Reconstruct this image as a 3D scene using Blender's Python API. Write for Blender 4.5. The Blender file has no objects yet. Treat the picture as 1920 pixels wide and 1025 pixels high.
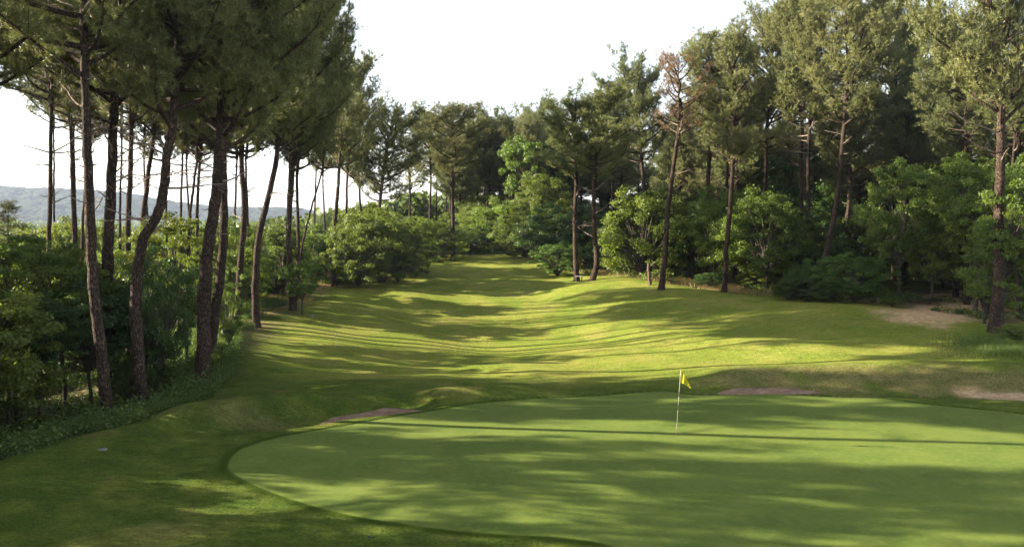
import bpy, math, random
import numpy as np
C = bpy.context; D = bpy.data; S = C.scene
rng = np.random.default_rng(7); random.seed(7)
R_ = math.radians

# ------------------------------------------------------------------ camera
FOC = 1536.0; CZ = 6.65; PITCH = math.atan(112.5/1536)
cd = D.cameras.new("camera"); cam = D.objects.new("camera", cd); S.collection.objects.link(cam)
cam.location = (0, 0, CZ); cam.rotation_euler = (R_(90)-PITCH, 0, 0)
cd.sensor_width = 36; cd.lens = 36*FOC/1920; cd.clip_start = .1; cd.clip_end = 12000
S.camera = cam
# ------------------------------------------------------------------ sky and sun
SUN_EL = 19.0; SUN_DIR = np.array([1.0, -0.10])      # direction in which shadows fall
az = math.atan2(-SUN_DIR[0], -SUN_DIR[1])             # compass angle of the sun from +Y towards +X
w = D.worlds.new("World"); S.world = w; w.use_nodes = True
nt = w.node_tree; bg = nt.nodes["Background"]
sk = nt.nodes.new("ShaderNodeTexSky"); sk.sky_type = 'NISHITA'; sk.sun_disc = False
sk.sun_elevation = R_(SUN_EL); sk.sun_rotation = az
sk.air_density = 1.0; sk.dust_density = 1.0; sk.ozone_density = 1.0
hz = nt.nodes.new('ShaderNodeHueSaturation'); hz.inputs['Saturation'].default_value = .45; nt.links.new(sk.outputs[0], hz.inputs['Color']); nt.links.new(hz.outputs[0], bg.inputs[0]); bg.inputs[1].default_value = 0.076
sd = D.lights.new("sun", 'SUN'); sd.energy = 5.0; sd.angle = R_(.53); sd.color = (1, .89, .70)
so = D.objects.new("sun", sd); S.collection.objects.link(so)
n_ = SUN_DIR/np.linalg.norm(SUN_DIR); ce = math.cos(R_(SUN_EL))
from mathutils import Vector, Matrix
so.rotation_euler = Vector((n_[0]*ce, n_[1]*ce, -math.sin(R_(SUN_EL)))).to_track_quat('-Z', 'Y').to_euler()
so.location = (-60, 0, 60)
S.view_settings.view_transform = 'Standard'; S.view_settings.look = 'None'
S.view_settings.gamma = 1; S.view_settings.exposure = 2.45
cy = S.cycles
cy.max_bounces = 8; cy.diffuse_bounces = 3; cy.glossy_bounces = 2; cy.transmission_bounces = 4; cy.transparent_max_bounces = 8
cy.volume_bounces = 0; cy.use_denoising = True; cy.denoiser = 'OPENIMAGEDENOISE'; cy.denoising_input_passes = 'RGB_ALBEDO_NORMAL'; cy.denoising_prefilter = 'ACCURATE'; cy.denoising_quality = 'HIGH'; cy.sample_clamp_indirect = 6

# ------------------------------------------------------------------ pixel helpers (photo coordinates 1920 x 1025)
def ray(px, py):
    a = (px-960)/FOC; b = -(py-512.5)/FOC; c, s = math.cos(PITCH), math.sin(PITCH)
    return np.array([a, c+b*s, -s+b*c])
def at(px, py, Y):
    d = ray(px, py); t = Y/d[1]; return np.array([0, 0, CZ])+d*t
def sm(a, b, v):
    t = np.clip((v-a)/(b-a), 0, 1); return t*t*(3-2*t)
def gs(v, s): return np.exp(-(v/s)**2)
def segd(x, y, pts):
    best = np.full(np.shape(x), 1e9)
    for (ax, ay), (bx, by) in zip(pts[:-1], pts[1:]):
        dx, dy = bx-ax, by-ay; t = np.clip(((x-ax)*dx+(y-ay)*dy)/(dx*dx+dy*dy), 0, 1)
        best = np.minimum(best, np.hypot(x-ax-t*dx, y-ay-t*dy))
    return best
B1 = [(-9.8, 25.0), (-7.5, 26.4), (-6.0, 27.8), (-3.9, 29.2)]; B2 = [(7.6, 31.9), (11, 32.0), (15, 31.6), (21, 30.4)]
def edge(y): return np.interp(y, [0, 18, 22, 26, 30, 35, 40, 45, 60, 75, 90, 105], [-13, -13, -12.3, -11.2, -10.7, -11.2, -13.8, -16.8, -19.5, -21, -18, -15])
def H(x, y):
    x = np.asarray(x, float); y = np.asarray(y, float)
    h = -1.7*gs(y-52, 17)*gs(x+1.5, 12)
    h = h + 1.6*sm(62, 118, y) - 0.6*gs(y-118, 14)*0
    h = h + 0.9*gs(x-10, 7)*gs(y-70, 11) + 0.8*gs(x-26, 12)*gs(y-52, 14)
    h = h - 0.015*(np.clip(x, -14, 25))*gs(y-20, 14)
    # bunkers and mounds
    d1 = segd(x, y, B1); h = h - 0.36*sm(1.6, .4, d1)
    d2 = segd(x, y, B2); h = h - 0.24*sm(1.8, .4, d2)
    h = h + 0.40*gs(segd(x, y, [(-10.4, 26.8), (-7.6, 28.6)]), 1.1)
    h = h + 0.42*gs(segd(x, y, [(-2.3, 30.6), (0.3, 31.8)]), 1.2)
    h = h + 0.42*gs(segd(x, y, [(9.5, 34.2), (17, 34.4), (26, 33)]), 1.6)
    h = h + 0.25*gs(segd(x, y, [(-6, 32.4), (-2, 34)]), 1.6)
    h = h + 0.12*gs(segd(x, y, [(-13, 17), (-12, 23)]), 2.0)
    # fall to the left, plain and far drop
    e = edge(y); u = e-x
    h = h - 1.5*sm(0, 5, u) - 0.13*np.clip(u-3, 0, None)
    h = h - 9*sm(135, 330, y)*sm(60, -10, x)
    h = h + 0.07*np.sin(x*.45+1.3)*np.cos(y*.31) + 0.05*np.sin(x*.9+y*.5)*sm(32, 40, y)
    h = h - 0.25*sm(14, 6, y)
    return np.maximum(h, -12.5+0.8*np.sin(x*.01)*np.cos(y*.013))
def Hs(x, y): return float(H(x, y))
def ghit(px, py):
    d = ray(px, py); t = 8.0
    while t < 2500:
        p = np.array([0, 0, CZ])+d*t
        if p[2] < Hs(p[0], p[1]): return p
        t += .05+t*.0008
    return p
# value noise for masks
def vn(x, y, s, seed=0):
    r = np.random.default_rng(seed); T = r.random((256, 256))
    x = np.asarray(x)/s+1000; y = np.asarray(y)/s+1000
    i = np.floor(x).astype(int); j = np.floor(y).astype(int); fx = x-i; fy = y-j
    fx = fx*fx*(3-2*fx); fy = fy*fy*(3-2*fy)
    g = lambda a, b: T[a % 256, b % 256]
    return (g(i, j)*(1-fx)+g(i+1, j)*fx)*(1-fy)+(g(i, j+1)*(1-fx)+g(i+1, j+1)*fx)*fy

# ------------------------------------------------------------------ material helpers
def mat(name):
    m = D.materials.new(name); m.use_nodes = True; n = m.node_tree.nodes; n.clear()
    o = n.new("ShaderNodeOutputMaterial"); return m, m.node_tree, n, o
def N(nt, t, **k):
    a = nt.nodes.new(t)
    for q, v in k.items():
        if q.startswith('i_'): a.inputs[q[2:].replace('_', ' ')].default_value = v
        else: setattr(a, q, v)
    return a
def L(nt, a, b): nt.links.new(a, b)
def mixc(nt, f, a, b, mode='MIX'):
    m = nt.nodes.new("ShaderNodeMix"); m.data_type = 'RGBA'; m.blend_type = mode
    for s, v in ((m.inputs[0], f), (m.inputs[6], a), (m.inputs[7], b)):
        if hasattr(v, 'is_output'): nt.links.new(v, s)
        elif isinstance(v, (int, float)): s.default_value = v
        else: s.default_value = (*v, 1)
    return m.outputs[2]
def noise(nt, scale, detail=4, rough=.55, coord=None, stretch=None):
    tc = nt.nodes.new("ShaderNodeTexCoord"); src = tc.outputs['Object']
    if stretch:
        mp = nt.nodes.new("ShaderNodeMapping"); mp.inputs['Scale'].default_value = stretch
        nt.links.new(src, mp.inputs[0]); src = mp.outputs[0]
    a = nt.nodes.new("ShaderNodeTexNoise"); a.inputs['Scale'].default_value = scale
    a.inputs['Detail'].default_value = detail; a.inputs['Roughness'].default_value = rough
    nt.links.new(src, a.inputs['Vector']); return a.outputs['Fac']
def ramp(nt, f, a, b):
    r = nt.nodes.new("ShaderNodeMapRange"); r.clamp = True; r.interpolation_type = 'SMOOTHSTEP'
    r.inputs['From Min'].default_value = a; r.inputs['From Max'].default_value = b
    nt.links.new(f, r.inputs['Value']); return r.outputs['Result']
def bump(nt, f, st, dist, prev=None):
    b = nt.nodes.new("ShaderNodeBump"); b.inputs['Strength'].default_value = st; b.inputs['Distance'].default_value = dist
    nt.links.new(f, b.inputs['Height'])
    if prev is not None: nt.links.new(prev, b.inputs['Normal'])
    return b.outputs[0]
def attr(nt, name, out='Fac'):
    a = nt.nodes.new("ShaderNodeAttribute"); a.attribute_name = name; return a.outputs[out]
def diffuse_out(nt, o, col, nrm=None, rough=.9, spec=.15):
    b = nt.nodes.new("ShaderNodeBsdfPrincipled"); b.inputs['Roughness'].default_value = rough
    b.inputs['Specular IOR Level'].default_value = spec
    if hasattr(col, 'is_output'): nt.links.new(col, b.inputs['Base Color'])
    else: b.inputs['Base Color'].default_value = (*col, 1)
    if nrm is not None: nt.links.new(nrm, b.inputs['Normal'])
    nt.links.new(b.outputs[0], o.inputs[0]); return b

def leaf_mat(name, c1, c2, trans, tcol, spec=.25, rough=.55, var=.35):
    m, t, n, o = mat(name)
    col = mixc(t, attr(t, 'tint'), c1, c2)
    oi = n.new("ShaderNodeObjectInfo")
    hv = n.new("ShaderNodeHueSaturation"); L(t, col, hv.inputs['Color'])
    a = N(t, "ShaderNodeMapRange"); L(t, oi.outputs['Random'], a.inputs['Value'])
    a.inputs['To Min'].default_value = 1-var; a.inputs['To Max'].default_value = 1+var; L(t, a.outputs[0], hv.inputs['Value'])
    a2 = N(t, "ShaderNodeMath", operation='MULTIPLY'); L(t, oi.outputs['Random'], a2.inputs[0]); a2.inputs[1].default_value = 7.31
    a3 = N(t, "ShaderNodeMath", operation='FRACT'); L(t, a2.outputs[0], a3.inputs[0])
    a4 = N(t, "ShaderNodeMapRange"); L(t, a3.outputs[0], a4.inputs['Value'])
    a4.inputs['To Min'].default_value = .485; a4.inputs['To Max'].default_value = .515; L(t, a4.outputs[0], hv.inputs['Hue'])
    b = n.new("ShaderNodeBsdfPrincipled"); b.inputs['Roughness'].default_value = rough; b.inputs['Specular IOR Level'].default_value = spec
    L(t, hv.outputs[0], b.inputs['Base Color'])
    tr = n.new("ShaderNodeBsdfTranslucent"); tc = mixc(t, 1.0, hv.outputs[0], tcol, 'MULTIPLY'); L(t, tc, tr.inputs['Color'])
    mx = n.new("ShaderNodeMixShader"); mx.inputs[0].default_value = trans
    L(t, b.outputs[0], mx.inputs[1]); L(t, tr.outputs[0], mx.inputs[2]); L(t, mx.outputs[0], o.inputs[0]); return m

M = {}
M['needle'] = leaf_mat('pine_needles', (.066, .086, .031), (.205, .208, .070), .16, (1.3, 1.3, .8), .3, .5, .22)
M['dead_needle'] = leaf_mat('dead_needles', (.13, .075, .035), (.24, .17, .09), .25, (1.2, 1.1, .8))
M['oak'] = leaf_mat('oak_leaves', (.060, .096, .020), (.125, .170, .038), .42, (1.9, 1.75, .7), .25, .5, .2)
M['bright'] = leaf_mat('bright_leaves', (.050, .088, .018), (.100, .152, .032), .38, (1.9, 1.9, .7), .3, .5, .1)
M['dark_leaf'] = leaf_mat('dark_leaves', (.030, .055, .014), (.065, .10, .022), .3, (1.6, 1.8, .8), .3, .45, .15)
M['broom'] = leaf_mat('broom_twigs', (.035, .07, .016), (.085, .13, .03), .3, (1.5, 1.6, .7), .2, .6, .1)
M['fern'] = leaf_mat('undergrowth_leaves', (.045, .08, .022), (.11, .14, .035), .35, (1.5, 1.6, .7), .2, .6, .1)
M['blade'] = leaf_mat('turf_blades', (.060, .098, .014), (.120, .150, .028), .30, (1.4, 1.5, .7), .2, .6, .0)
M['straw'] = leaf_mat('dry_grass', (.20, .19, .06), (.42, .32, .15), .35, (1.2, 1.2, .9), .15, .7, .1)
def m_bark(name, c1, c2, c3):
    m, t, n, o = mat(name)
    tc = n.new("ShaderNodeTexCoord"); mp = n.new("ShaderNodeMapping"); mp.inputs['Scale'].default_value = (1, 1, .22)
    L(t, tc.outputs['Object'], mp.inputs[0])
    v = n.new("ShaderNodeTexVoronoi"); v.feature = 'DISTANCE_TO_EDGE'; v.inputs['Scale'].default_value = 21; L(t, mp.outputs[0], v.inputs['Vector'])
    f = ramp(t, v.outputs['Distance'], .0, .22)
    a = noise(t, 2.2, 5, .6, stretch=(1, 1, .5)); c = mixc(t, ramp(t, a, .35, .65), c1, c2)
    c = mixc(t, ramp(t, noise(t, 9, 3), .5, .75), c, c3)
    c = mixc(t, f, (c1[0]*.5, c1[1]*.5, c1[2]*.5), c)
    diffuse_out(t, o, c, bump(t, f, 1, .035, bump(t, noise(t, 30, 4), .6, .012)), .95, .1); return m
M['bark'] = m_bark('pine_bark', (.050, .035, .027), (.112, .074, .055), (.165, .115, .09))
M['oakbark'] = m_bark('oak_bark', (.10, .085, .065), (.17, .145, .115), (.22, .20, .17))
M['deadwood'] = m_bark('dead_wood', (.34, .25, .20), (.48, .38, .32), (.56, .48, .42))
M['snag'] = m_bark('weathered_trunk', (.13, .085, .06), (.24, .16, .12), (.30, .22, .17))
def simple(name, c, rough=.6, spec=.3, sc=30, var=.15, bd=.0):
    m, t, n, o = mat(name)
    col = mixc(t, noise(t, sc, 3), tuple(v*(1-var) for v in c), tuple(min(1, v*(1+var)) for v in c))
    diffuse_out(t, o, col, bump(t, noise(t, sc*2, 3), .5, bd) if bd else None, rough, spec); return m

# ground: zone attributes painted per vertex decide which cover grows there
def m_ground():
    m, t, n, o = mat('ground_cover')
    big = noise(t, .12, 4, .6); med = noise(t, .9, 5, .65); fine = noise(t, 22, 3, .7); fib = noise(t, 60, 2, .6)
    rough = mixc(t, ramp(t, med, .35, .7), (.056, .090, .013), (.108, .132, .022))
    fair = mixc(t, ramp(t, noise(t, .35, 4, .6, stretch=(1, .7, 1)), .35, .7), (.138, .178, .024), (.212, .215, .043))
    c = mixc(t, attr(t, 'fair'), rough, fair)
    c = mixc(t, ramp(t, noise(t, .22, 5, .7), .52, .72), c, mixc(t, .55, c, (.26, .21, .07)))
    tan = mixc(t, ramp(t, med, .3, .7), (.125, .115, .045), (.27, .20, .10))
    c = mixc(t, attr(t, 'tan'), c, tan)
    floor = mixc(t, ramp(t, noise(t, 1.4, 5, .7), .4, .6), (.050, .062, .022), (.17, .115, .06))
    c = mixc(t, attr(t, 'floor'), c, floor)
    sand = mixc(t, ramp(t, noise(t, 3, 5, .7), .3, .7), (.46, .28, .15), (.62, .43, .26))
    c = mixc(t, attr(t, 'sand'), c, sand)
    fm = N(t, "ShaderNodeMapRange"); L(t, fine, fm.inputs['Value']); fm.inputs['From Min'].default_value = .3; fm.inputs['From Max'].default_value = .7
    fm.inputs['To Min'].default_value = .72; fm.inputs['To Max'].default_value = 1.25
    cc = N(t, "ShaderNodeCombineColor"); [L(t, fm.outputs[0], cc.inputs[i]) for i in range(3)]
    c = mixc(t, 1.0, c, cc.outputs[0], 'MULTIPLY')
    for sc_, lo, hi in ((2.1, .80, 1.2), (6.5, .80, 1.2), (13, .84, 1.16)):
        q_ = N(t, "ShaderNodeMapRange"); L(t, noise(t, sc_, 5, .75, stretch=(.75, 1.5, 1)), q_.inputs['Value']); q_.inputs['From Min'].default_value = .34; q_.inputs['From Max'].default_value = .66
        q_.inputs['To Min'].default_value = lo; q_.inputs['To Max'].default_value = hi; c2_ = N(t, "ShaderNodeCombineColor"); [L(t, q_.outputs[0], c2_.inputs[i]) for i in range(3)]
        c = mixc(t, 1.0, c, c2_.outputs[0], 'MULTIPLY')
    nb = bump(t, noise(t, 7, 5, .75), .8, .07, bump(t, fib, .7, .02, bump(t, fine, .7, .05, bump(t, noise(t, 3.5, 4, .6), .5, .12))))
    b = diffuse_out(t, o, c, nb, 1, .05); b.inputs['Sheen Weight'].default_value = .0
    return m
M['ground'] = m_ground()
def m_green():
    m, t, n, o = mat('green_turf')
    tc = n.new("ShaderNodeTexCoord"); mp = n.new("ShaderNodeMapping"); mp.inputs['Rotation'].default_value = (0, 0, R_(35))
    L(t, tc.outputs['Object'], mp.inputs[0])
    c = mixc(t, ramp(t, noise(t, .5, 5, .6), .3, .7), (.084, .126, .022), (.134, .164, .032))
    c = mixc(t, ramp(t, noise(t, 5, 4, .6), .45, .75), c, (.145, .175, .032))
    c = mixc(t, ramp(t, noise(t, 1.6, 6, .75), .5, .75), c, (.085, .115, .028))
    c = mixc(t, ramp(t, noise(t, 9, 5, .75, stretch=(.7, 1.6, 1)), .42, .68), c, mixc(t, .3, c, (.18, .21, .05)))
    c = mixc(t, ramp(t, noise(t, 70, 2, .6), .3, .75), mixc(t, .4, c, (.03, .06, .01)), c)
    vv = N(t, "ShaderNodeTexVoronoi"); vv.inputs['Scale'].default_value = 1.7; L(t, tc.outputs['Object'], vv.inputs['Vector'])
    c = mixc(t, ramp(t, vv.outputs['Distance'], .055, .03), c, (.075, .085, .03))
    diffuse_out(t, o, c, bump(t, noise(t, 90, 2), .35, .008, bump(t, noise(t, 9, 3), .25, .012)), .95, .08); return m
M['green'] = m_green()
def m_sand():
    m, t, n, o = mat('bunker_sand')
    c = mixc(t, ramp(t, noise(t, 2.5, 5, .7), .3, .7), (.17, .105, .07), (.28, .19, .13))
    diffuse_out(t, o, c, bump(t, noise(t, 7, 4, .7), .8, .08, bump(t, noise(t, 60, 2), .5, .01)), 1, .05); return m
M['sand'] = m_sand()

# ------------------------------------------------------------------ mesh helpers
def mesh(name, V, faces, mats=(), attrs=None, smooth=False, midx=None):
    """faces: list of int arrays (n,3)/(n,4)"""
    me = D.meshes.new(name); V = np.ascontiguousarray(V, dtype=np.float32)
    me.vertices.add(len(V)); me.vertices.foreach_set('co', V.ravel())
    fl = [np.asarray(f, np.int32) for f in faces if len(f)]
    nl = sum(f.size for f in fl); nf = sum(len(f) for f in fl)
    me.loops.add(nl); me.loops.foreach_set('vertex_index', np.concatenate([f.ravel() for f in fl]))
    me.polygons.add(nf)
    sizes = np.concatenate([np.full(len(f), f.shape[1], np.int32) for f in fl])
    st = np.concatenate([[0], np.cumsum(sizes)[:-1]]).astype(np.int32)
    me.polygons.foreach_set('loop_start', st)
    if midx is not None: me.polygons.foreach_set('material_index', np.asarray(midx, np.int32))
    me.polygons.foreach_set('use_smooth', np.full(nf, bool(smooth)) if np.isscalar(smooth) else np.asarray(smooth, bool))
    for k, (dom, a) in (attrs or {}).items():
        at_ = me.attributes.new(k, 'FLOAT', dom); at_.data.foreach_set('value', np.asarray(a, np.float32))
    for m in mats: me.materials.append(m)
    me.update(calc_edges=True); me.validate(); return me
class Geo:
    """collects pieces with material index and tint into one mesh"""
    def __init__(s): s.V = []; s.F3 = []; s.F4 = []; s.n = 0
    def add(s, V, F, mi=0, tint=0., smooth=True):
        F = np.asarray(F); s.V.append(np.asarray(V, float))
        t = np.broadcast_to(np.asarray(tint, float), (len(F),))
        (s.F3 if F.shape[1] == 3 else s.F4).append((F+s.n, np.full(len(F), mi), t, np.full(len(F), smooth))); s.n += len(V)
    def mesh(s, name, mats):
        cat = lambda L_, i: np.concatenate([a[i] for a in L_]) if L_ else np.zeros((0,))
        fs = []; mi = []; ti = []; sm_ = []
        for L_ in (s.F3, s.F4):
            if L_: fs.append(cat(L_, 0)); mi.append(cat(L_, 1)); ti.append(cat(L_, 2)); sm_.append(cat(L_, 3))
        return mesh(name, np.concatenate(s.V), fs, mats, {'tint': ('FACE', np.concatenate(ti))}, np.concatenate(sm_), np.concatenate(mi))
def tube(P, r, k=8, rr=None, rough=0.):
    P = np.asarray(P, float); n = len(P); r = np.broadcast_to(np.asarray(r, float), (n,))
    T = np.gradient(P, axis=0); T /= np.linalg.norm(T, axis=1)[:, None]+1e-9
    ref = np.array([0, 0, 1.]) if abs(T.mean(0)[2]) < .8 else np.array([1., 0, 0])
    U = np.cross(T, ref); U /= np.linalg.norm(U, axis=1)[:, None]+1e-9; W = np.cross(T, U)
    a = np.arange(k)/k*2*np.pi
    rad = r[:, None]*np.ones((n, k))
    if rough: rad = rad*(1+rough*(np.random.default_rng(int(abs(P[0, 0]*100))+n).random((n, k))-.5)*2)
    V = P[:, None]+rad[..., None]*(np.cos(a)[None, :, None]*U[:, None]+np.sin(a)[None, :, None]*W[:, None])
    V = V.reshape(-1, 3); i = np.arange(n-1)[:, None]*k; j = np.arange(k)[None]
    F = np.stack([i+j, i+(j+1) % k, i+k+(j+1) % k, i+k+j], -1).reshape(-1, 4)
    V = np.vstack([V, P[-1]+T[-1]*r[-1]*.5]); t = n*k; b = (n-1)*k
    F3 = np.stack([b+np.arange(k), b+(np.arange(k)+1) % k, np.full(k, t)], 1)
    return V, F, F3
def addtube(g, P, r, k=8, mi=0, tint=0., rough=0.):
    V, F, F3 = tube(P, r, k, rough=rough); n0 = g.n
    g.add(V, F, mi, tint); g.F3.append((F3+n0, np.full(len(F3), mi), np.full(len(F3), tint), np.full(len(F3), True)))
def cat(P, m=6):
    P = [np.asarray(p, float) for p in P]
    if len(P) < 3: return np.array([P[0]*(1-t)+P[-1]*t for t in np.linspace(0, 1, m+1)])
    Q = [2*P[0]-P[1]]+P+[2*P[-1]-P[-2]]; out = []
    for i in range(1, len(Q)-2):
        a, b, c, d = Q[i-1:i+3]
        for t in np.arange(m)/m: out.append(.5*((2*b)+(-a+c)*t+(2*a-5*b+4*c-d)*t*t+(-a+3*b-3*c+d)*t**3))
    out.append(Q[-2]); return np.array(out)
def nrm(v): return v/(np.linalg.norm(v, axis=-1, keepdims=True)+1e-9)
def link(name, me, parent=None, loc=(0, 0, 0), **props):
    o = D.objects.new(name, me); S.collection.objects.link(o); o.location = loc
    if parent: o.parent = parent
    for k, v in props.items(): o[k] = v
    return o
def leaves(g, P, Nn, size, aspect=.6, mi=0, tint=0.):
    """rhombus leaves at P facing Nn"""
    n = len(P); r = rng.normal(size=(n, 3)); U = nrm(np.cross(Nn, r)); W = np.cross(Nn, U)
    s = np.broadcast_to(np.asarray(size, float), (n,))[:, None]
    V = np.stack([P-U*s, P+W*s*aspect, P+U*s, P-W*s*aspect], 1).reshape(-1, 3)
    g.add(V, np.arange(4*n).reshape(-1, 4), mi, tint, False)

# ------------------------------------------------------------------ ground sheet
def graded(lo, hi, a, b, st, gr):
    m = list(np.arange(a, b+1e-6, st)); s = st; x = m[-1]
    while x < hi: s *= gr; x += s; m.append(x)
    s = st; x = a; L_ = []
    while x > lo: s *= gr; x -= s; L_.append(x)
    return np.array(L_[::-1]+m)
gx = graded(-2400, 2400, -20, 26, .22, 1.06)
gy = np.concatenate([graded(-300, 9.9, 8, 10, .25, 1.15)[:-1], np.arange(10, 40, .2), np.arange(40, 85, .4), graded(80, 2400, 85, 125, .8, 1.06)[1:]])
gy = np.unique(np.round(gy, 3)); gy = gy[np.concatenate([[True], np.diff(gy) > .1])]
X, Y = np.meshgrid(gx, gy, indexing='ij')
def right_edge(y):   # treeline on the right: x of the mown edge at distance y
    return np.interp(y, [0, 30, 38, 45, 51, 62, 71, 80, 92, 102, 112], [40, 36, 32, 27.5, 25.5, 21, 14, 8.5, 6, 4, 0])
def left_edge(y):
    return np.interp(y, [0, 19, 22, 26, 30, 35, 40, 47, 60, 72, 78, 100, 112], [-14, -13.4, -12.7, -11.7, -11.0, -12.0, -13.5, -15.5, -17, -17.5, -12.5, -11, -8])
SP1 = [tuple(ghit(*p)[:2]) for p in ((1735, 592), (1800, 580), (1850, 566), (1905, 570))]
SP2 = [tuple(ghit(*p)[:2]) for p in ((1640, 566), (1730, 560), (1820, 548))]
def zones(x, y):
    nz = (vn(x, y, 1.3, 1)-.5)*1.6+(vn(x, y, .35, 2)-.5)*.8
    le = x-left_edge(y)+nz; re = right_edge(y)-x+nz; far = 106+(vn(x, y, 3, 5)-.5)*4-y
    ins = np.minimum(np.minimum(le, re), far)
    floor = sm(.6, -1.2, ins)
    fair = sm(.5, 3, ins)*sm(31, 37, y+nz)
    tan = sm(2.6, .2, np.abs(ins+.6))*sm(38, 46, y)*.8*sm(.35, .65, vn(x, y, 2.5, 9)+.15)
    tan = np.maximum(tan, .52*sm(2.2, .6, segd(x, y, [(8.5, 32.8), (13, 33.0), (19, 32.2), (25, 31)])+nz*.5)*sm(.3, .6, vn(x, y, .9, 11)+.2))
    tan = np.maximum(tan, .35*gs(x+8.6, 2.2)*gs(y-26.6, .8))
    sand = .95*sm(1.5, .5, segd(x, y, SP1)*.42+nz*.55)
    sand = np.maximum(sand, .9*sm(1.2, .3, segd(x, y, SP2)*.6+nz*.6))
    sand = np.maximum(sand, .8*sm(.9, .3, segd(x, y, [(17.5, 31.3), (23, 29.9)])+nz*.35))
    sand = np.maximum(sand, .9*sm(2.0, .3, segd(x, y, [(-17, 74), (-30, 90)])+nz*1.0))
    mow2 = sm(2.5, 1., segd(x, y, [(22, 66), (34, 74)])*.35+nz*.4)   # mown ground seen behind the young oaks
    floor = floor*(1-mow2); fair = np.maximum(fair, mow2*.6)
    return fair, tan, floor*(1-.0), sand*(1.)
Z = H(X, Y); Z -= .02*0
fair, tan, floor, sandz = zones(X, Y)
nx, ny = X.shape; idx = np.arange(nx*ny).reshape(nx, ny)
Fq = np.stack([idx[:-1, :-1], idx[1:, :-1], idx[1:, 1:], idx[:-1, 1:]], -1).reshape(-1, 4)
me = mesh('ground', np.stack([X, Y, Z], -1).reshape(-1, 3), [Fq], [M['ground']],
          {'fair': ('POINT', fair.ravel()), 'tan': ('POINT', tan.ravel()), 'floor': ('POINT', floor.ravel()), 'sand': ('POINT', sandz.ravel())}, True)
link('ground', me, kind='structure')

def patch(name, B, mt, dz, rings=60, wob=0., ctr=None):
    B = np.asarray(B); c = B.mean(0) if ctr is None else np.array(ctr)
    if wob: B = B+nrm(B-c)*((vn(B[:, 0], B[:, 1], .4, 21)-.5)*wob)[:, None]
    s = np.linspace(0, 1, rings+1)[1:]; P = c+s[:, None, None]*(B-c)[None]
    P = np.vstack([c[None], P.reshape(-1, 2)]); V = np.column_stack([P, H(P[:, 0], P[:, 1])+dz]); n = len(B)
    V[-n:, 2] -= dz*1.6 if dz < .02 else dz+.04
    a = 1+np.arange(rings-1)[:, None]*n; j = np.arange(n)[None]
    F = np.stack([a+j, a+n+j, a+n+(j+1) % n, a+(j+1) % n], -1).reshape(-1, 4)
    F3 = np.stack([np.zeros(n, int), 1+np.arange(n), 1+(np.arange(n)+1) % n], 1)
    # counter-clockwise winding up
    area = np.sum(B[:, 0]*np.roll(B[:, 1], -1)-B[:, 1]*np.roll(B[:, 0], -1))
    if area < 0: F = F[:, ::-1]; F3 = F3[:, ::-1]
    return link(name, mesh(name, V, [F3, F], [mt], None, True), kind='structure')
def closed(P, m=10):
    P = [np.asarray(p, float) for p in P]; n = len(P); out = []
    for i in range(n):
        a, b, c, d = P[i-1], P[i], P[(i+1) % n], P[(i+2) % n]
        for t in np.arange(m)/m: out.append(.5*((2*b)+(-a+c)*t+(2*a-5*b+4*c-d)*t*t+(-a+3*b-3*c+d)*t**3))
    return np.array(out)
gp = [ghit(*p)[:2] for p in [(425, 872), (450, 842), (520, 820), (640, 799), (770, 776), (900, 756), (1080, 745), (1300, 741), (1540, 743), (1720, 756), (1920, 777)]]
gp += [np.array(p) for p in [(21, 24.5), (22.5, 19.5), (20, 15.5), (14, 14.2), (7, 14.6), (3, 15.6)]]
gp += [ghit(*p)[:2] for p in [(1080, 1012), (900, 1000), (760, 985), (620, 960), (500, 922), (440, 893)]]
GB = closed(gp, 14)
patch('putting_green', GB, M['green'], .014, 110, .05, (7, 22))
s1 = closed([(-6.5, 26.9), (-5.6, 27.6), (-4.6, 28.2), (-3.5, 28.7), (-3.1, 29.3), (-3.6, 29.8), (-4.7, 29.5), (-5.6, 28.7), (-6.3, 27.7)], 10)
patch('bunker_sand', s1, M['sand'], .03, 14, .35)
s2 = closed([(8.0, 31.6), (9.6, 31.5), (11.4, 31.6), (12.4, 31.9), (11.2, 32.3), (9.8, 32.45), (8.3, 32.2)], 10)
patch('bunker_sand', s2, M['sand'], .035, 14, .35)
def inpoly(P, B):
    x, y = P[:, 0], P[:, 1]; r = np.zeros(len(P), bool)
    for (ax, ay), (bx, by) in zip(B, np.roll(B, -1, 0)):
        c = ((ay > y) != (by > y)) & (x < (bx-ax)*(y-ay)/(by-ay+1e-12)+ax); r ^= c
    return r

# ------------------------------------------------------------------ turf blades round the green (stuff)
def blades(name, P, h, lean, wd, mt, tint, **kw):
    n = len(P); z = H(P[:, 0], P[:, 1]); a = rng.random(n)*2*np.pi
    U = np.column_stack([np.cos(a), np.sin(a), np.zeros(n)])*(wd if np.isscalar(wd) else wd[:, None])
    B0 = np.column_stack([P, z-.01]); d = rng.normal(size=(n, 2))*lean[:, None]
    tip = B0+np.column_stack([d, h]); V = np.stack([B0-U, B0+U, tip], 1).reshape(-1, 3)
    g = Geo(); g.add(V, np.arange(3*n).reshape(-1, 3), 0, tint, False)
    return link(name, g.mesh(name, [mt]), kind='stuff', **kw)
def scatter(n, x0, x1, y0, y1): return np.column_stack([rng.uniform(x0, x1, n), rng.uniform(y0, y1, n)])
P = scatter(620000, -16.5, 24, 12.5, 34)
P = P[(np.abs(P[:, 0]) < P[:, 1]*.66+.5) & (P[:, 0] > edge(P[:, 1])-1)]
P = P[~inpoly(P, GB)]; P = P[~inpoly(P, s1)]; P = P[~inpoly(P, s2)]
f, t_, fl, sd_ = zones(P[:, 0], P[:, 1]); P = P[sd_ < .4]; t_ = t_[sd_ < .4]
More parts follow.
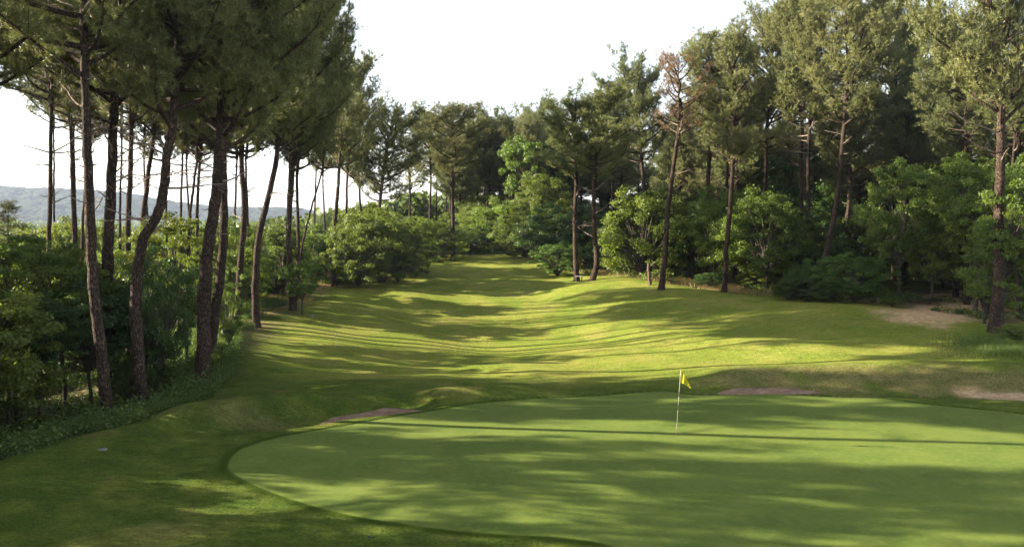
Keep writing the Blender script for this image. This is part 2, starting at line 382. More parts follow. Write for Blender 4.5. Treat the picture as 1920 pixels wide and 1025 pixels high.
n = len(P); hh = rng.uniform(.015, .045, n)*(.6+.9*vn(P[:, 0], P[:, 1], .5, 3))
tt = np.clip(vn(P[:, 0], P[:, 1], .8, 4)*.8+rng.random(n)*.35, 0, 1)
dry = t_ > .35+rng.random(n)*.3
blades('short_turf', P[~dry], hh[~dry], np.full((~dry).sum(), .012), .0045, M['blade'], tt[~dry], label='short green turf around the putting green', category='turf')
Q = np.repeat(GB, 330, 0)+rng.normal(size=(len(GB)*330, 2))*.035; Q = Q+nrm(Q-np.array([7., 22.]))*np.abs(rng.normal(size=(len(Q), 1)))*.09
Q = Q+rng.normal(size=Q.shape)*.03; Q = Q[(Q[:, 1] < 34) & (np.abs(Q[:, 0]) < Q[:, 1]*.66+.5)]; Q = Q[~inpoly(Q, GB) | (rng.random(len(Q)) < .12)]
blades('collar_turf', Q, rng.uniform(.025, .065, len(Q)), np.full(len(Q), .018), .004, M['blade'], rng.random(len(Q)), label='slightly longer ragged turf collar round the edge of the green', category='turf')
blades('dry_turf', P[dry], hh[dry]*2, np.full(dry.sum(), .03), .005, M['straw'], tt[dry], label='dry tan grass on the bunker banks', category='dry grass')

# ------------------------------------------------------------------ pine crowns
def pine_crown(name, seed, Hc=8., R=3.5, style='dome', nl=42, dens=1.0, dead=0.):
    r = np.random.default_rng(seed); g = Geo(); SP = []; SD = []; ST = []
    lobe = r.random(8)*.5+.75
    for i in range(nl):
        t = min(.999, max(0, (i+.5)/nl+r.normal()*.01))
        azm = i*2.399+r.normal()*.5
        if style == 'dome': prof = (.30+.70*math.sin(math.pi*min(1, .18+.62*t)))*(1 if t < .8 else 1-.9*(t-.8)/.2*.75)
        elif style == 'cone': prof = .28+.72*(1-t)**.75*(.6+.4*min(1, t*5))
        else: prof = .75*(1-.5*t)
        Ln = R*prof*r.uniform(.65, 1.12)*lobe[int((azm % (2*math.pi))/(2*math.pi)*8) % 8]
        z0 = Hc*(t*.93)
        el0 = R_(r.uniform(-5, 22)+40*t*t); d0 = np.array([math.cos(azm)*math.cos(el0), math.sin(azm)*math.cos(el0), math.sin(el0)])
        p = np.array([0, 0, z0]); P = [p]; d = d0.copy(); ns = 7
        for k in range(ns):
            d = nrm(d+np.array([r.normal()*.12, r.normal()*.12, .10+r.normal()*.07])); p = p+d*Ln/ns; P.append(p)
        P = np.array(P)
        addtube(g, P, np.linspace(.035+.016*Ln, .012, len(P)), 5, 1)
        nsub = max(4, int((5+Ln*1.9)))
        for k in range(nsub):
            s = r.uniform(.28, 1.0)*ns; i0 = min(int(s), ns-1); q = P[i0]+(P[i0+1]-P[i0])*(s-i0)
            dl = nrm(P[i0+1]-P[i0]); side = nrm(np.cross(dl, [0, 0, 1]))*(1 if k % 2 else -1)
            ds = nrm(dl*r.uniform(.3, 1)+side*r.uniform(.3, 1.1)+np.array([0, 0, r.uniform(.0, .6)]))
            ls = r.uniform(.45, 1.15)*(.3+.22*Ln); Q = np.array([q, q+ds*ls*.5+[0, 0, -.02], q+ds*ls+[0, 0, .1*ls]])
            if r.random() < .8: addtube(g, Q, [.014, .010, .005], 3, 1)
            npf = max(2, int(ls/.36)+1); m = max(4, int(ls/.062*dens))
            uc = np.linspace(.22, 1.0, npf)+r.normal(size=npf)*.05; pc = q+ds*ls*uc[:, None]+np.column_stack([np.zeros(npf), np.zeros(npf), .1*ls*uc])+r.normal(size=(npf, 3))*[.10, .10, .07]
            pi_ = r.integers(0, npf, m); off = r.normal(size=(m, 3))*[.105, .105, .075]
            SP.append(pc[pi_]+off); SD.append(nrm(off*5+ds*.25+r.normal(size=(m, 3))*.25+[0, 0, .62])); ST.append(np.clip(r.random()*.7+r.random(npf)[pi_]*.4, 0, 1))
    # leader tip
    m = int(60*dens); SP.append(np.array([0, 0, Hc*.93])+r.normal(size=(m, 3))*[.35, .35, .45]); SD.append(nrm(r.normal(size=(m, 3))*.5+[0, 0, 1])); ST.append(r.random(m))
    SP = np.concatenate(SP); SD = np.concatenate(SD); ST = np.concatenate(ST)
    if dead: k_ = r.random(len(SP)) > dead*.55; SP, SD, ST = SP[k_], SD[k_], ST[k_]
    nb = 24; P0 = np.repeat(SP, nb, 0); DD = np.repeat(SD, nb, 0); n = len(P0)
    P0 = P0+DD*r.uniform(-.02, .24, (n, 1)); dv = nrm(DD*r.uniform(.35, 1.1, (n, 1))+nrm(r.normal(size=(n, 3)))*.8)
    ln = r.uniform(.13, .24, (n, 1)); sd_ = nrm(np.cross(dv, r.normal(size=(n, 3))))*.0115
    V = np.stack([P0-sd_, P0+sd_, P0+dv*ln], 1).reshape(-1, 3)
    tint = np.clip(np.repeat(ST, nb)*.6+r.random(n)*.4, 0, 1)
    g.add(V, np.arange(3*n).reshape(-1, 3), 0, tint, False)
    # trunk inside the crown
    kk = np.linspace(0, 1, 9); addtube(g, np.column_stack([np.sin(kk*3)*.06, np.cos(kk*2.5)*.06-.06, kk*Hc*.95]), np.linspace(.13, .03, 9), 7, 1)
    return g.mesh(name, [M['dead_needle' if dead > .5 else 'needle'], M['bark']])
PC = {'dome': [pine_crown('pine_crown', 10+i, style='dome') for i in range(5)],
      'cone': [pine_crown('pine_crown', 30+i, style='cone', nl=40) for i in range(3)],
      'wide': [pine_crown('pine_crown', 40+i, Hc=8, R=4.3, style='dome', nl=44, dens=1.15) for i in range(3)],
      'thin': [pine_crown('pine_crown', 50+i, style='slim', nl=26, dens=.75) for i in range(2)],
      'dead': [pine_crown('pine_crown', 60, style='dome', nl=34, dens=.6, dead=.8)]}
CR = {'dome': 3.5, 'cone': 3.5, 'wide': 4.3, 'thin': 3.2, 'dead': 3.5}
def trunk_mesh(P, r0, r1, stubs=0, seed=0, dead_len=1.2, mt='bark'):
    """P points relative to base"""
    r = np.random.default_rng(seed); g = Geo(); Q = cat(P, 8); n = len(Q)
    hgt = Q[:, 2]-Q[0, 2]; tt = hgt/max(hgt[-1], 1e-3)
    Q = Q+np.column_stack([r.normal(size=n), r.normal(size=n), np.zeros(n)])*.012*(tt[:, None] > .02)
    rad = r0+(r1-r0)*tt; rad = rad*(1+.75*np.exp(-hgt/.3)); rad *= 1+r.normal(size=n)*.025
    addtube(g, Q, rad, 12, 0, rough=.05)
    for k in range(stubs):
        t = r.uniform(.38, .99)**.8; i = min(int(t*(n-1)), n-2); a = r.random()*2*np.pi
        Ls = dead_len*r.uniform(.2, 1.2)*(1 if r.random() < .7 else .3); up = r.uniform(-.15, .55)
        d = np.array([math.cos(a), math.sin(a), up]); p = Q[i]; pts = [p]
        for s in range(4):
            d = nrm(d+np.array([r.normal()*.13, r.normal()*.13, .07+r.normal()*.08])); p = p+d*Ls/4; pts.append(p)
        addtube(g, np.array(pts), np.linspace(.022+.012*Ls, .006, 5), 5, 1)
        if Ls > .8:
            for q in range(int(Ls*2)):
                j = r.integers(1, 5); dd = nrm(d+r.normal(size=3)*.6); addtube(g, np.array([pts[j], pts[j]+dd*Ls*.2, pts[j]+dd*Ls*.35+[0, 0, .03]]), [.009, .006, .003], 3, 1)
    return g.mesh('pine_trunk', [M[mt], M['deadwood']])
seedc = [100]
def pine(label, pts, Y=None, w=.16, crown=None, style='dome', stubs=14, dl=1.3, group=None, name='pine_tree', deadcol=False):
    """pts: photo pixels from base up; crown=(top pixel x, top pixel y, base pixel y, radius in m)"""
    seedc[0] += 1; sd_ = seedc[0]; r = np.random.default_rng(sd_)
    if Y is None: b = ghit(*pts[0]); Y = b[1]
    else: b = at(pts[0][0], pts[0][1], Y); b[2] = Hs(b[0], Y)
    P = [b]+[at(px, py, Y) for px, py in pts[1:]]
    lean = r.normal()*.03
    P = [p+np.array([0, (p[2]-b[2])*lean, 0]) for p in P]
    tx, ty, by, Rm = crown
    top = at(tx, ty, Y)+[0, (at(tx, ty, Y)[2]-b[2])*lean, 0]; cb = at(P and pts[-1][0], by, Y)[2]
    hgt = top[2]-b[2]
    last = P[-1]
    root = link(name, None, None, b, label=label, category='pine', group=group or 'pines standing round the fairway')
    P.append(last+(top-last)*.35)
    rel = [p-b for p in P]; rel[0] = np.array([0, 0, -.25])
    link('trunk', trunk_mesh(rel, w, w*.5, stubs, sd_, dl), root)
    # the crown leans along the line from the crown base to the top
    cbp = None; Q = cat(rel, 8)
    zc = cb-b[2]; i = int(np.argmin(np.abs(Q[:, 2]-zc))); cbp = Q[i]
    ax = (top-b)-cbp; Lc = np.linalg.norm(ax)
    v = PC[style][sd_ % len(PC[style])]
    c = link('crown', v, root, cbp)
    q = Vector((0, 0, 1)).rotation_difference(Vector(ax/Lc)); rz = Matrix.Rotation(r.random()*6.28, 4, 'Z').to_quaternion()
    c.rotation_mode = 'QUATERNION'; c.rotation_quaternion = q @ rz
    k = Rm/CR[style]; c.scale = (k, k, Lc/7.6)
    return root

# left group in front --------------------------------------------------------------
GL = 'tall dark pines along the left side'
pine('nearest dark pine with long straight trunk rising out of the left undergrowth', [(205, 785), (190, 650), (178, 520), (174, 400), (170, 250), (166, 60)], Y=27, w=.20, crown=(163, -330, 150, 4.4), style='wide', stubs=20, dl=2.6, group=GL)
pine('thick dark pine trunk just right of the nearest left pine', [(207, 640), (200, 520), (202, 420), (206, 300), (208, 200)], Y=36, w=.30, crown=(215, -240, 225, 4.8), style='wide', group=GL, stubs=26, dl=2.4)
pine('slim pine trunk standing alone closest to the left picture edge', [(87, 560), (88, 480), (88, 350), (86, 180)], Y=50, w=.17, crown=(70, -80, 205, 5.0), group=GL, stubs=44, dl=2.8)
pine('slim pine, front one of a close pair left of the nearest trunk', [(142, 520), (137, 440), (131, 300), (127, 200)], Y=56, w=.17, crown=(120, -10, 235, 4.2), group=GL, stubs=40, dl=2.6)
pine('slim straight pine, right one of a close pair left of the nearest trunk', [(140, 500), (141, 420), (139, 300), (138, 200)], Y=60, w=.15, crown=(140, 20, 240, 3.8), group=GL, stubs=36, dl=2.4)
pine('thin pine trunk half hidden behind the nearest left trunk', [(148, 520), (152, 440), (156, 350), (158, 290)], Y=62, w=.14, crown=(160, 70, 270, 3.2), group=GL, stubs=30, dl=2.2)
pine('slim dark pine between the thick trunk and the crooked forked pine', [(237, 520), (238, 450), (242, 340), (244, 225)], Y=46, w=.20, crown=(246, -90, 235, 4.6), group=GL, stubs=36, dl=2.6)
pine('curved slim pine whose trunk bows left before its crown', [(262, 520), (258, 440), (264, 340), (273, 235)], Y=50, w=.20, crown=(285, -20, 250, 4.2), group=GL, stubs=30, dl=2.4)
pine('crooked pine with trunk kinked above a low fork', [(270, 770), (258, 660), (251, 570), (256, 500), (266, 445), (288, 410), (301, 360), (308, 290), (319, 225)], Y=30, w=.235, crown=(345, -260, 235, 4.8), style='wide', group=GL, stubs=16, dl=2.2)
pine('thin pine standing behind the crooked forked pine', [(312, 500), (311, 420), (312, 330)], Y=60, w=.11, crown=(312, 60, 310, 3.0), group=GL, stubs=30, dl=2.2)
pine('very thin pine left of the thickest double trunks', [(352, 560), (355, 440), (364, 350), (373, 280)], Y=48, w=.11, crown=(382, -20, 300, 3.8), group=GL, stubs=26, dl=2)
pine('thin bent pine close behind the thickest dark trunk', [(368, 550), (372, 440), (376, 350), (380, 290)], Y=50, w=.13, crown=(395, 10, 305, 3.8), group=GL, stubs=26, dl=2)
pine('thickest dark pine of the left group, ivy greens at its foot', [(379, 718), (380, 600), (384, 480), (397, 380), (403, 290)], Y=33, w=.31, crown=(420, -230, 285, 5.0), style='wide', group=GL, stubs=18, dl=2)
pine('dark pine leaning right and crossing close behind the thickest trunk', [(392, 672), (404, 590), (419, 480), (423, 370), (422, 270)], w=.25, crown=(455, -140, 275, 4.8), style='wide', group=GL, stubs=16, dl=2)
pine('straight pine trunk right of the crossing dark pair', [(447, 602), (448, 520), (456, 400), (449, 280)], w=.23, crown=(470, -90, 290, 4.6), style='dome', group=GL, stubs=22, dl=2)
pine('pine on the mown slope with trunk leaning right, foot in full sun', [(481, 613), (479, 540), (487, 440), (505, 370), (521, 290)], w=.24, crown=(545, -60, 290, 4.5), style='wide', group=GL, stubs=20, dl=1.8)
pine('dark pine hidden in part by the sunlit edge trunk', [(531, 560), (534, 480), (545, 390), (551, 310)], w=.17, crown=(570, 0, 320, 4.0), group=GL, stubs=22, dl=1.8)
pine('straight pine with sunlit left flank at the fairway edge', [(549, 582), (546, 520), (542, 430), (547, 305)], w=.24, crown=(562, -20, 300, 4.3), style='dome', group=GL, stubs=18, dl=1.8)
pine('pine rising beside the thin leaning fork', [(556, 540), (560, 450), (559, 310)], Y=64, w=.16, crown=(595, 25, 320, 3.6), group=GL, stubs=20, dl=1.6)
pine('thin whip of a pine leaning strongly to the right', [(551, 520), (566, 470), (582, 400), (604, 325)], Y=60, w=.10, crown=(618, 200, 320, 1.6), style='thin', stubs=5, group=GL)
pine('slender straight pine at the corner of the far fairway', [(627, 537), (626, 450), (632, 380), (637, 305)], w=.21, crown=(645, 85, 325, 3.6), style='cone', group=GL, stubs=26, dl=1.8)
for k_, (px_, pt_, pb_, Y_, nm_) in enumerate([(104, 60, 250, 70, 'faint thin pine far behind the lone trunk near the left edge'), (180, 90, 265, 64, 'thin pine showing in the gap right of the nearest left trunk'),
        (222, 70, 255, 62, 'thin pine beside the right flank of the thick trunk'), (287, 80, 280, 68, 'thin distant pine framed by the bend of the crooked pine'), (335, 70, 290, 62, 'thin pine in the open gap right of the crooked pine'),
        (362, 90, 300, 70, 'faint thin pine just left of the thickest trunk'), (436, 80, 300, 66, 'thin pine in the gap right of the crossing pair'), (468, 70, 300, 62, 'thin pine between the straight trunk and the mown slope pine'),
        (586, 130, 320, 84, 'faint pine behind the thin leaning whip'), (612, 140, 325, 90, 'faint thin pine just left of the slender corner pine')]):
    pine(nm_, [(px_, 500), (px_+(-1)**k_*4, 400), (px_+(-1)**k_*7, 310)], Y=Y_, w=.12, crown=(px_+10, pt_, pb_, 3.0), style='dome' if k_ % 2 else 'thin', stubs=22, dl=2, group=GL)
pine('pine just right of the slender corner pine', [(649, 520), (649, 430), (651, 330)], Y=82, w=.17, crown=(665, 135, 335, 3.6), style='dome', group=GL, stubs=22, dl=1.8)
pine('slightly bent pine behind the rounded oak clump', [(682, 500), (677, 400), (674, 330)], Y=88, w=.17, crown=(674, 180, 350, 3.2), style='cone', group=GL, stubs=22, dl=1.8)
pine('pine leaning right with open layered crown above the oak clump', [(700, 490), (709, 410), (716, 340), (722, 290)], Y=86, w=.24, crown=(735, 220, 385, 4.2), style='dome', group=GL, stubs=24, dl=2)
GC = 'pines at the far end of the fairway'
pine('tallest pine at the far end, straight dark trunk from the treeline', [(850, 488), (849, 420), (848, 330), (848, 270)], w=.27, crown=(848, 208, 330, 5.2), style='dome', stubs=12, group=GC)
pine('slim pine left of the tallest far pine', [(806, 470), (806, 400), (808, 330)], Y=118, w=.22, crown=(802, 225, 335, 4.2), style='dome', group=GC)
pine('very thin far pine behind the tallest one, left side', [(818, 470), (818, 400), (820, 330)], Y=128, w=.16, crown=(822, 235, 330, 3.6), style='thin', group=GC)
pine('very thin far pine showing right of the tallest trunk', [(862, 470), (862, 400), (860, 330)], Y=130, w=.15, crown=(872, 250, 335, 3.8), style='dome', group=GC)
pine('far pine with pair of thin stems near the centre', [(835, 470), (836, 400), (838, 330)], Y=132, w=.16, crown=(838, 245, 335, 3.4), style='dome', group=GC)
pine('far pine leaning hard to the right behind the treeline', [(858, 450), (872, 390), (888, 330)], Y=125, w=.22, crown=(900, 250, 350, 4.6), style='dome', group=GC)
pine('dense round topped far pine right of the tallest one', [(908, 470), (912, 400), (918, 330)], Y=120, w=.22, crown=(922, 236, 350, 5.0), style='wide', group=GC)
pine('far pine with flat top near the dip of the skyline', [(884, 460), (880, 400), (880, 340)], Y=126, w=.18, crown=(885, 262, 345, 4.4), style='dome', group=GC)
pine('far dark pine whose crown spreads low toward the left', [(765, 470), (768, 420), (770, 340)], Y=100, w=.18, crown=(762, 265, 365, 3.2), style='thin', group=GC)
pine('broad far pine left of the bright green tree', [(965, 480), (962, 400), (960, 340)], Y=122, w=.25, crown=(962, 246, 365, 5.2), style='wide', group=GC)
pine('far pine peeping above the bright green tree', [(1000, 470), (998, 400), (995, 340)], Y=118, w=.25, crown=(992, 226, 340, 4.2), style='wide', group=GC)
GR = 'sunlit pines along the right treeline'
pine('straight pine beside the little bench', [(1082, 527), (1079, 470), (1078, 410), (1080, 345)], w=.26, crown=(1072, 205, 340, 4.2), style='wide', group=GR, stubs=16, dl=2.2)
pine('pine with tilted foot and pale broken limbs next to the bench pine', [(1109, 526), (1119, 490), (1114, 430), (1113, 350)], w=.27, crown=(1125, 190, 340, 4.0), style='dome', group=GR, stubs=22, dl=2.6)
pine('pine with dead grey limbs under a tall uneven crown', [(1220, 520), (1213, 420), (1206, 330), (1200, 270)], Y=84, w=.26, crown=(1188, 140, 305, 4.3), style='wide', group=GR, stubs=24, dl=2.6)
pine('pine standing back from the edge with feathery pointed top', [(1155, 500), (1150, 400), (1150, 300)], Y=94, w=.24, crown=(1150, 195, 330, 4.2), style='dome', group=GR, stubs=20, dl=2)
pine('reddish curved pine at the fairway edge, its crown thin and browning', [(1239, 543), (1247, 480), (1252, 400), (1266, 290), (1277, 220)], w=.245, crown=(1272, 118, 250, 2.9), style='dead', group=GR, stubs=26, dl=2)
pine('dark straight pine with forked pale stubs above the oaks', [(1322, 520), (1324, 430), (1325, 330), (1328, 260)], Y=74, w=.27, crown=(1322, 84, 250, 3.4), style='dome', group=GR, stubs=24, dl=3)
pine('pine with light green feathery crown and ruddy slim trunk', [(1358, 548), (1362, 460), (1371, 340), (1376, 180)], w=.225, crown=(1372, 84, 320, 4.3), style='cone', group=GR, stubs=22, dl=2)
pine('thin ruddy pine pressed against the light green pine', [(1348, 528), (1358, 430), (1366, 330), (1368, 260)], Y=72, w=.18, crown=(1352, 130, 300, 3.0), style='dome', group=GR)
pine('pine with tall pointed crown between the light green and twin pines', [(1440, 520), (1436, 400), (1440, 250)], Y=74, w=.24, crown=(1455, 58, 290, 4.2), style='dome', stubs=10, group=GR)
pine('left stem of the twin ruddy pines bristling with broken branches', [(1505, 520), (1504, 400), (1503, 300), (1506, 230)], Y=70, w=.19, crown=(1480, 30, 240, 4.2), style='dome', group=GR, stubs=44, dl=2.6)
pine('right stem of the twin ruddy pines bristling with broken branches', [(1515, 520), (1516, 400), (1515, 300), (1519, 210)], Y=69, w=.22, crown=(1535, 0, 235, 4.6), style='dome', group=GR, stubs=46, dl=2.6)
pine('pine with long smooth trunk leaning right out of the dark bush', [(1529, 532), (1545, 490), (1562, 420), (1577, 320), (1586, 190)], Y=61, w=.235, crown=(1600, 12, 240, 4.5), style='wide', group=GR, stubs=16, dl=1.8)
pine('tall pine behind the leaning one, dark side turned to the viewer', [(1700, 520), (1702, 400), (1700, 280)], Y=74, w=.22, crown=(1665, 30, 300, 4.4), style='wide', group=GR)
pine('dark pine whose slanting top ends at the gap of sky', [(1745, 520), (1742, 400), (1735, 280)], Y=76, w=.22, crown=(1712, 62, 310, 4.2), style='dome', group=GR)
pine('pine with sunlit reddish foot behind the bare sandy patch', [(1791, 558), (1796, 470), (1803, 380), (1808, 260)], w=.22, crown=(1800, 60, 300, 3.6), style='dome', group=GR)
pine('big rough barked pine at the right edge with split sunlit foot', [(1864, 622), (1876, 520), (1880, 400), (1887, 300), (1892, 200), (1898, 130)], w=.29, crown=(1865, -190, 235, 4.9), style='wide', group=GR, stubs=26, dl=2.4)
pine('thin ruddy pine right beside the big rough barked pine', [(1911, 610), (1908, 520), (1896, 430), (1900, 330)], Y=47, w=.13, crown=(1925, 60, 260, 2.8), style='dome', stubs=10, group=GR)
pine('small pine whose flat light green layers hang over the oak', [(1815, 520), (1812, 400), (1810, 330)], Y=54, w=.14, crown=(1815, 110, 275, 3.6), style='wide', stubs=4, group=GR)
pine('pine standing just outside the left edge, its dark boughs filling the top left corner', [(-95, 640), (-90, 400), (-70, 200)], Y=31, w=.24, crown=(-40, -280, 210, 5.2), style='wide', stubs=10, dl=2, group=GL)
pine('partly seen pine tip poking in at the left picture edge', [(10, 520), (8, 470)], Y=44, w=.10, crown=(5, 385, 470, 1.6), style='thin', stubs=2, group=GL)

# woods behind: pines nobody can tell apart
def stand(label, group, spots, styles=('dome', 'wide', 'cone'), hr=(15, 20)):
    tm = [trunk_mesh([(0, 0, -.3), (.15, 0, 4), (-.1, .1, 8), (.1, 0, 12)], .21, .12, 12, 900+k, 1.6) for k in range(3)]
    for k, (x, y) in enumerate(spots):
        z = Hs(x, y); r = np.random.default_rng(int(abs(x*31+y*17)*10)); h = r.uniform(*hr)
        root = link('pine_tree', None, None, (x, y, z), label=label, category='pine', group=group)
        t = link('trunk', tm[k % 3], root); t.scale = (1, 1, h*.7/12); t.rotation_euler = (0, 0, r.random()*6)
        st = styles[k % len(styles)]; c = link('crown', PC[st][r.integers(len(PC[st]))], root, (0, 0, h*r.uniform(.45, .55)))
        kk = r.uniform(.95, 1.3); c.scale = (kk*3.5/CR[st], kk*3.5/CR[st], (h-c.location.z)/7.6); c.rotation_euler = (0, 0, r.random()*6.28)
sp = []
for k in range(130):
    y = 48+rng.random()*95; off = 7+rng.random()**.8*34; x = float(right_edge(min(y, 112)))+off
    if y > 108: x = rng.uniform(2, 45)
    if all((x-a)**2+(y-b)**2 > 13 for a, b in sp) and x < .62*y+8: sp.append((x, y))
stand('pine trunk and dark crown deep in the right wood behind the sunlit edge', 'pines deep in the right wood', sp, hr=(13, 17.5))
sp = [(rng.uniform(-9, 15), rng.uniform(116, 140)) for _ in range(30)]
stand('distant pine behind the far end of the fairway', 'distant pines behind the far end', sp, ('wide', 'dome'), hr=(13, 16.5))
# the same wood goes on beyond the left picture edge; its shadows reach the green
r9 = np.random.default_rng(5); sp = []
for k in range(900):
    x = -17-58*r9.random()**1.15; y = r9.uniform(-4, 40)
    if x > -.64*y-3.5 or x > -17: continue                       # outside the picture, left of it
    if abs(y-(24+.1*(5-x))) < 1.9 and x > -40: continue
    if all((x-a)**2+(y-b)**2 > 27 for a, b in sp): sp.append((x, y))
    if len(sp) > 30: break
sp += [(-25, 31.5), (-22.5, 22.4), (-26, 17.2), (-35, 15.5), (-29, 12.5)]
stand('pine of the left wood whose shadow streaks the green', 'pines of the wood beyond the left edge', sp, ('thin', 'dead', 'thin', 'cone'), (15, 20))

# ------------------------------------------------------------------ broadleaf trees
def leaf_crown(name, seed, R=3., Hc=5., mt='oak', nc=160, nlv=200, size=.068, zlow=.0, narrow=1.):
    r = np.random.default_rng(seed); g = Geo(); cs = []
    lob = [(nrm(r.normal(size=3)), r.uniform(.2, .45)) for _ in range(9)]
    for i in range(nc):
        d = nrm(r.normal(size=3)); rad = r.uniform(.35, 1)**.5
        k = .72+sum(a*max(0, float(d@v))**4 for v, a in lob)
        p = d*rad*k; p = np.array([p[0]*R*narrow, p[1]*R*narrow, Hc*.5+p[2]*Hc*.5])
        if p[2] < zlow: continue
        cs.append(p)
    cs = np.array(cs)
    for i, c in enumerate(cs):
        if i % 2 == 0:
            mid = np.array([c[0]*.35, c[1]*.35, c[2]*.5]); addtube(g, cat([(0, 0, -.2), mid, c], 3), np.linspace(.05, .008, 7), 4, 1)
        n = int(nlv*r.uniform(.6, 1.3)); cr = r.uniform(.28, .55)*(R/3)**.5
        d = nrm(r.normal(size=(n, 3))); pos = c+d*(cr*r.uniform(.35, 1.05, (n, 1)))*[1.15, 1.15, .6]
        nn = nrm(d*.6+r.normal(size=(n, 3))*.6+[0, 0, .6]); tint = np.clip(r.random()*.5+r.random(n)*.5, 0, 1)
        leaves(g, pos, nn, size*r.uniform(.6, 1.2, n), .62, 0, tint)
    return g.mesh(name, [M[mt], M['oakbark']])
OC = {'oak': [leaf_crown('oak_crown', 200+i) for i in range(5)],
      'bright': [leaf_crown('bright_crown', 220+i, mt='bright') for i in range(2)],
      'dark': [leaf_crown('dark_crown', 230+i, mt='dark_leaf') for i in range(2)],
      'young': [leaf_crown('young_crown', 240+i, R=2.0, Hc=5, nc=80, nlv=140, size=.066) for i in range(2)]}
OR = {'oak': 3., 'bright': 3., 'dark': 3., 'young': 2.}
otm = [trunk_mesh([(0, 0, -.2), (.08, 0, .9), (-.05, .06, 1.8), (.05, 0, 3)], .12, .07, 0, 950+k, mt='oakbark') for k in range(3)]
def oak(label, x, y, top, R, low, kind='oak', group='oaks growing under the pines', cat_='oak tree', name='oak_tree', lean=0):
    """top, low: heights over the ground of crown top and crown bottom"""
    seedc[0] += 1; r = np.random.default_rng(seedc[0]); z = Hs(x, y)
    root = link(name, None, None, (x, y, z), label=label, category=cat_, group=group)
    t = link('trunk', otm[seedc[0] % 3], root); hh = low+(top-low)*.35; kk = .5+.16*top*.6
    t.scale = (kk*.62, kk*.62, hh/3); t.rotation_euler = (0, 0, r.random()*6)
    v = OC[kind]; c = link('crown', v[r.integers(len(v))], root, (0, 0, low)); k = R/OR[kind]*1.2
    c.scale = (k, k, (top-low)/5.); c.rotation_euler = (0, 0, r.random()*6.28); return root
def oakp(label, px, topy, lowy, Y, R, kind='oak', **k):
    b = at(px, 500, Y); z = Hs(b[0], Y); t = at(px, topy, Y)[2]-z; l = max(.15, at(px, lowy, Y)[2]-z)
    return oak(label, b[0], Y, t, R, l, kind, **k)
GO = 'oaks under the left pines'
oakp('backlit young oak filling the left edge, leaves glowing yellow green', 20, 448, 640, 34, 2.6, group=GO)
oakp('backlit oak between the first two slim left trunks', 110, 452, 640, 36, 2.6, group=GO)
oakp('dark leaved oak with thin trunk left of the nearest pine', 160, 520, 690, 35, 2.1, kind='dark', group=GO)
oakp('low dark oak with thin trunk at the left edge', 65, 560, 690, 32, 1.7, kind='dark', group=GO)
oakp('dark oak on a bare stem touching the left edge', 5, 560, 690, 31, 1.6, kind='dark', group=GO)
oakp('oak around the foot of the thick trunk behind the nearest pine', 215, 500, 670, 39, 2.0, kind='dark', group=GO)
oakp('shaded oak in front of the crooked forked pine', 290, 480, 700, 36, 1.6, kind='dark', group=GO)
oakp('sunlit oak behind the crooked pine', 330, 415, 560, 46, 2.6, group=GO)
oakp('yellow green sapling crown left of the thickest trunk', 345, 480, 600, 40, 1.3, kind='young', group=GO)
oakp('leafy sapling hugging the right side of the crossing trunks', 425, 520, 650, 41, .8, kind='young', group=GO)
oakp('sunlit oak seen between the straight and the leaning pine', 420, 420, 560, 58, 2.8, group=GO)
oakp('round sunlit oak behind the pine on the mown slope', 520, 420, 540, 66, 2.8, group=GO)
oakp('bright little bush beside the fairway edge trunk', 565, 490, 560, 57, 1.1, kind='bright', group=GO)
oakp('oak right of the leaning whip pine', 600, 425, 530, 76, 3.0, group=GO)
oakp('dark round oak left in the clump beside the far fairway', 672, 400, 530, 74, 2.6, group=GO)
oakp('tallest oak in the clump beside the far fairway', 715, 388, 528, 76, 3.0, group=GO)
oakp('oak at the right end of the clump beside the far fairway', 765, 410, 522, 82, 2.9, group=GO)
oakp('darker oak low in front of the clump', 745, 440, 532, 77, 1.8, kind='dark', group=GO)
oakp('oak beyond the clump toward the tallest far pine', 805, 405, 500, 98, 3.4, group=GO)
oakp('low oak left of the tallest far pine trunk', 828, 430, 495, 102, 2.6, kind='dark', group=GO)
GF = 'broadleaf trees at the far end'
oakp('rounded dark tree right of the tallest far trunk', 905, 395, 490, 112, 3.6, group=GF)
oakp('broad dark tree in the middle of the far end', 945, 370, 488, 110, 4.2, group=GF)
oakp('low bush like tree right of the tallest far trunk', 880, 430, 492, 108, 3.0, kind='dark', group=GF)
oakp('tall bright green tree among the far pines', 1000, 240, 400, 112, 3.6, kind='bright', group=GF)
oakp('lower green tree under the tall bright one', 1015, 330, 450, 106, 3.4, kind='oak', group=GF)
oakp('oak with crooked bare limbs at the far right corner', 985, 390, 486, 100, 3.4, group=GF)
oakp('glossy bright bush bulging onto the fairway corner', 1045, 455, 522, 80, 2.0, kind='bright', group=GF)
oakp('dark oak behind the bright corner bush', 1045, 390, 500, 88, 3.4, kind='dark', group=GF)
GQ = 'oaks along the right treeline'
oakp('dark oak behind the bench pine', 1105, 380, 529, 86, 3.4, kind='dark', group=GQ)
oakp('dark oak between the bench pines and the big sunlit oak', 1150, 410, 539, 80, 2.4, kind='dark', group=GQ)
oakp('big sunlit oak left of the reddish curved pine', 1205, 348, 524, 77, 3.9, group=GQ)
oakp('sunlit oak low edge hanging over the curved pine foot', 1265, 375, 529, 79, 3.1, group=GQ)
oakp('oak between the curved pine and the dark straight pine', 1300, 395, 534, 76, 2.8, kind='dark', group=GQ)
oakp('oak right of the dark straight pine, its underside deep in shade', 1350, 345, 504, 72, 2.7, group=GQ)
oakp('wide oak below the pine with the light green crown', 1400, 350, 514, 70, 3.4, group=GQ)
oakp('oak with thin crooked trunk before the twin pines', 1437, 370, 509, 66, 2.9, group=GQ)
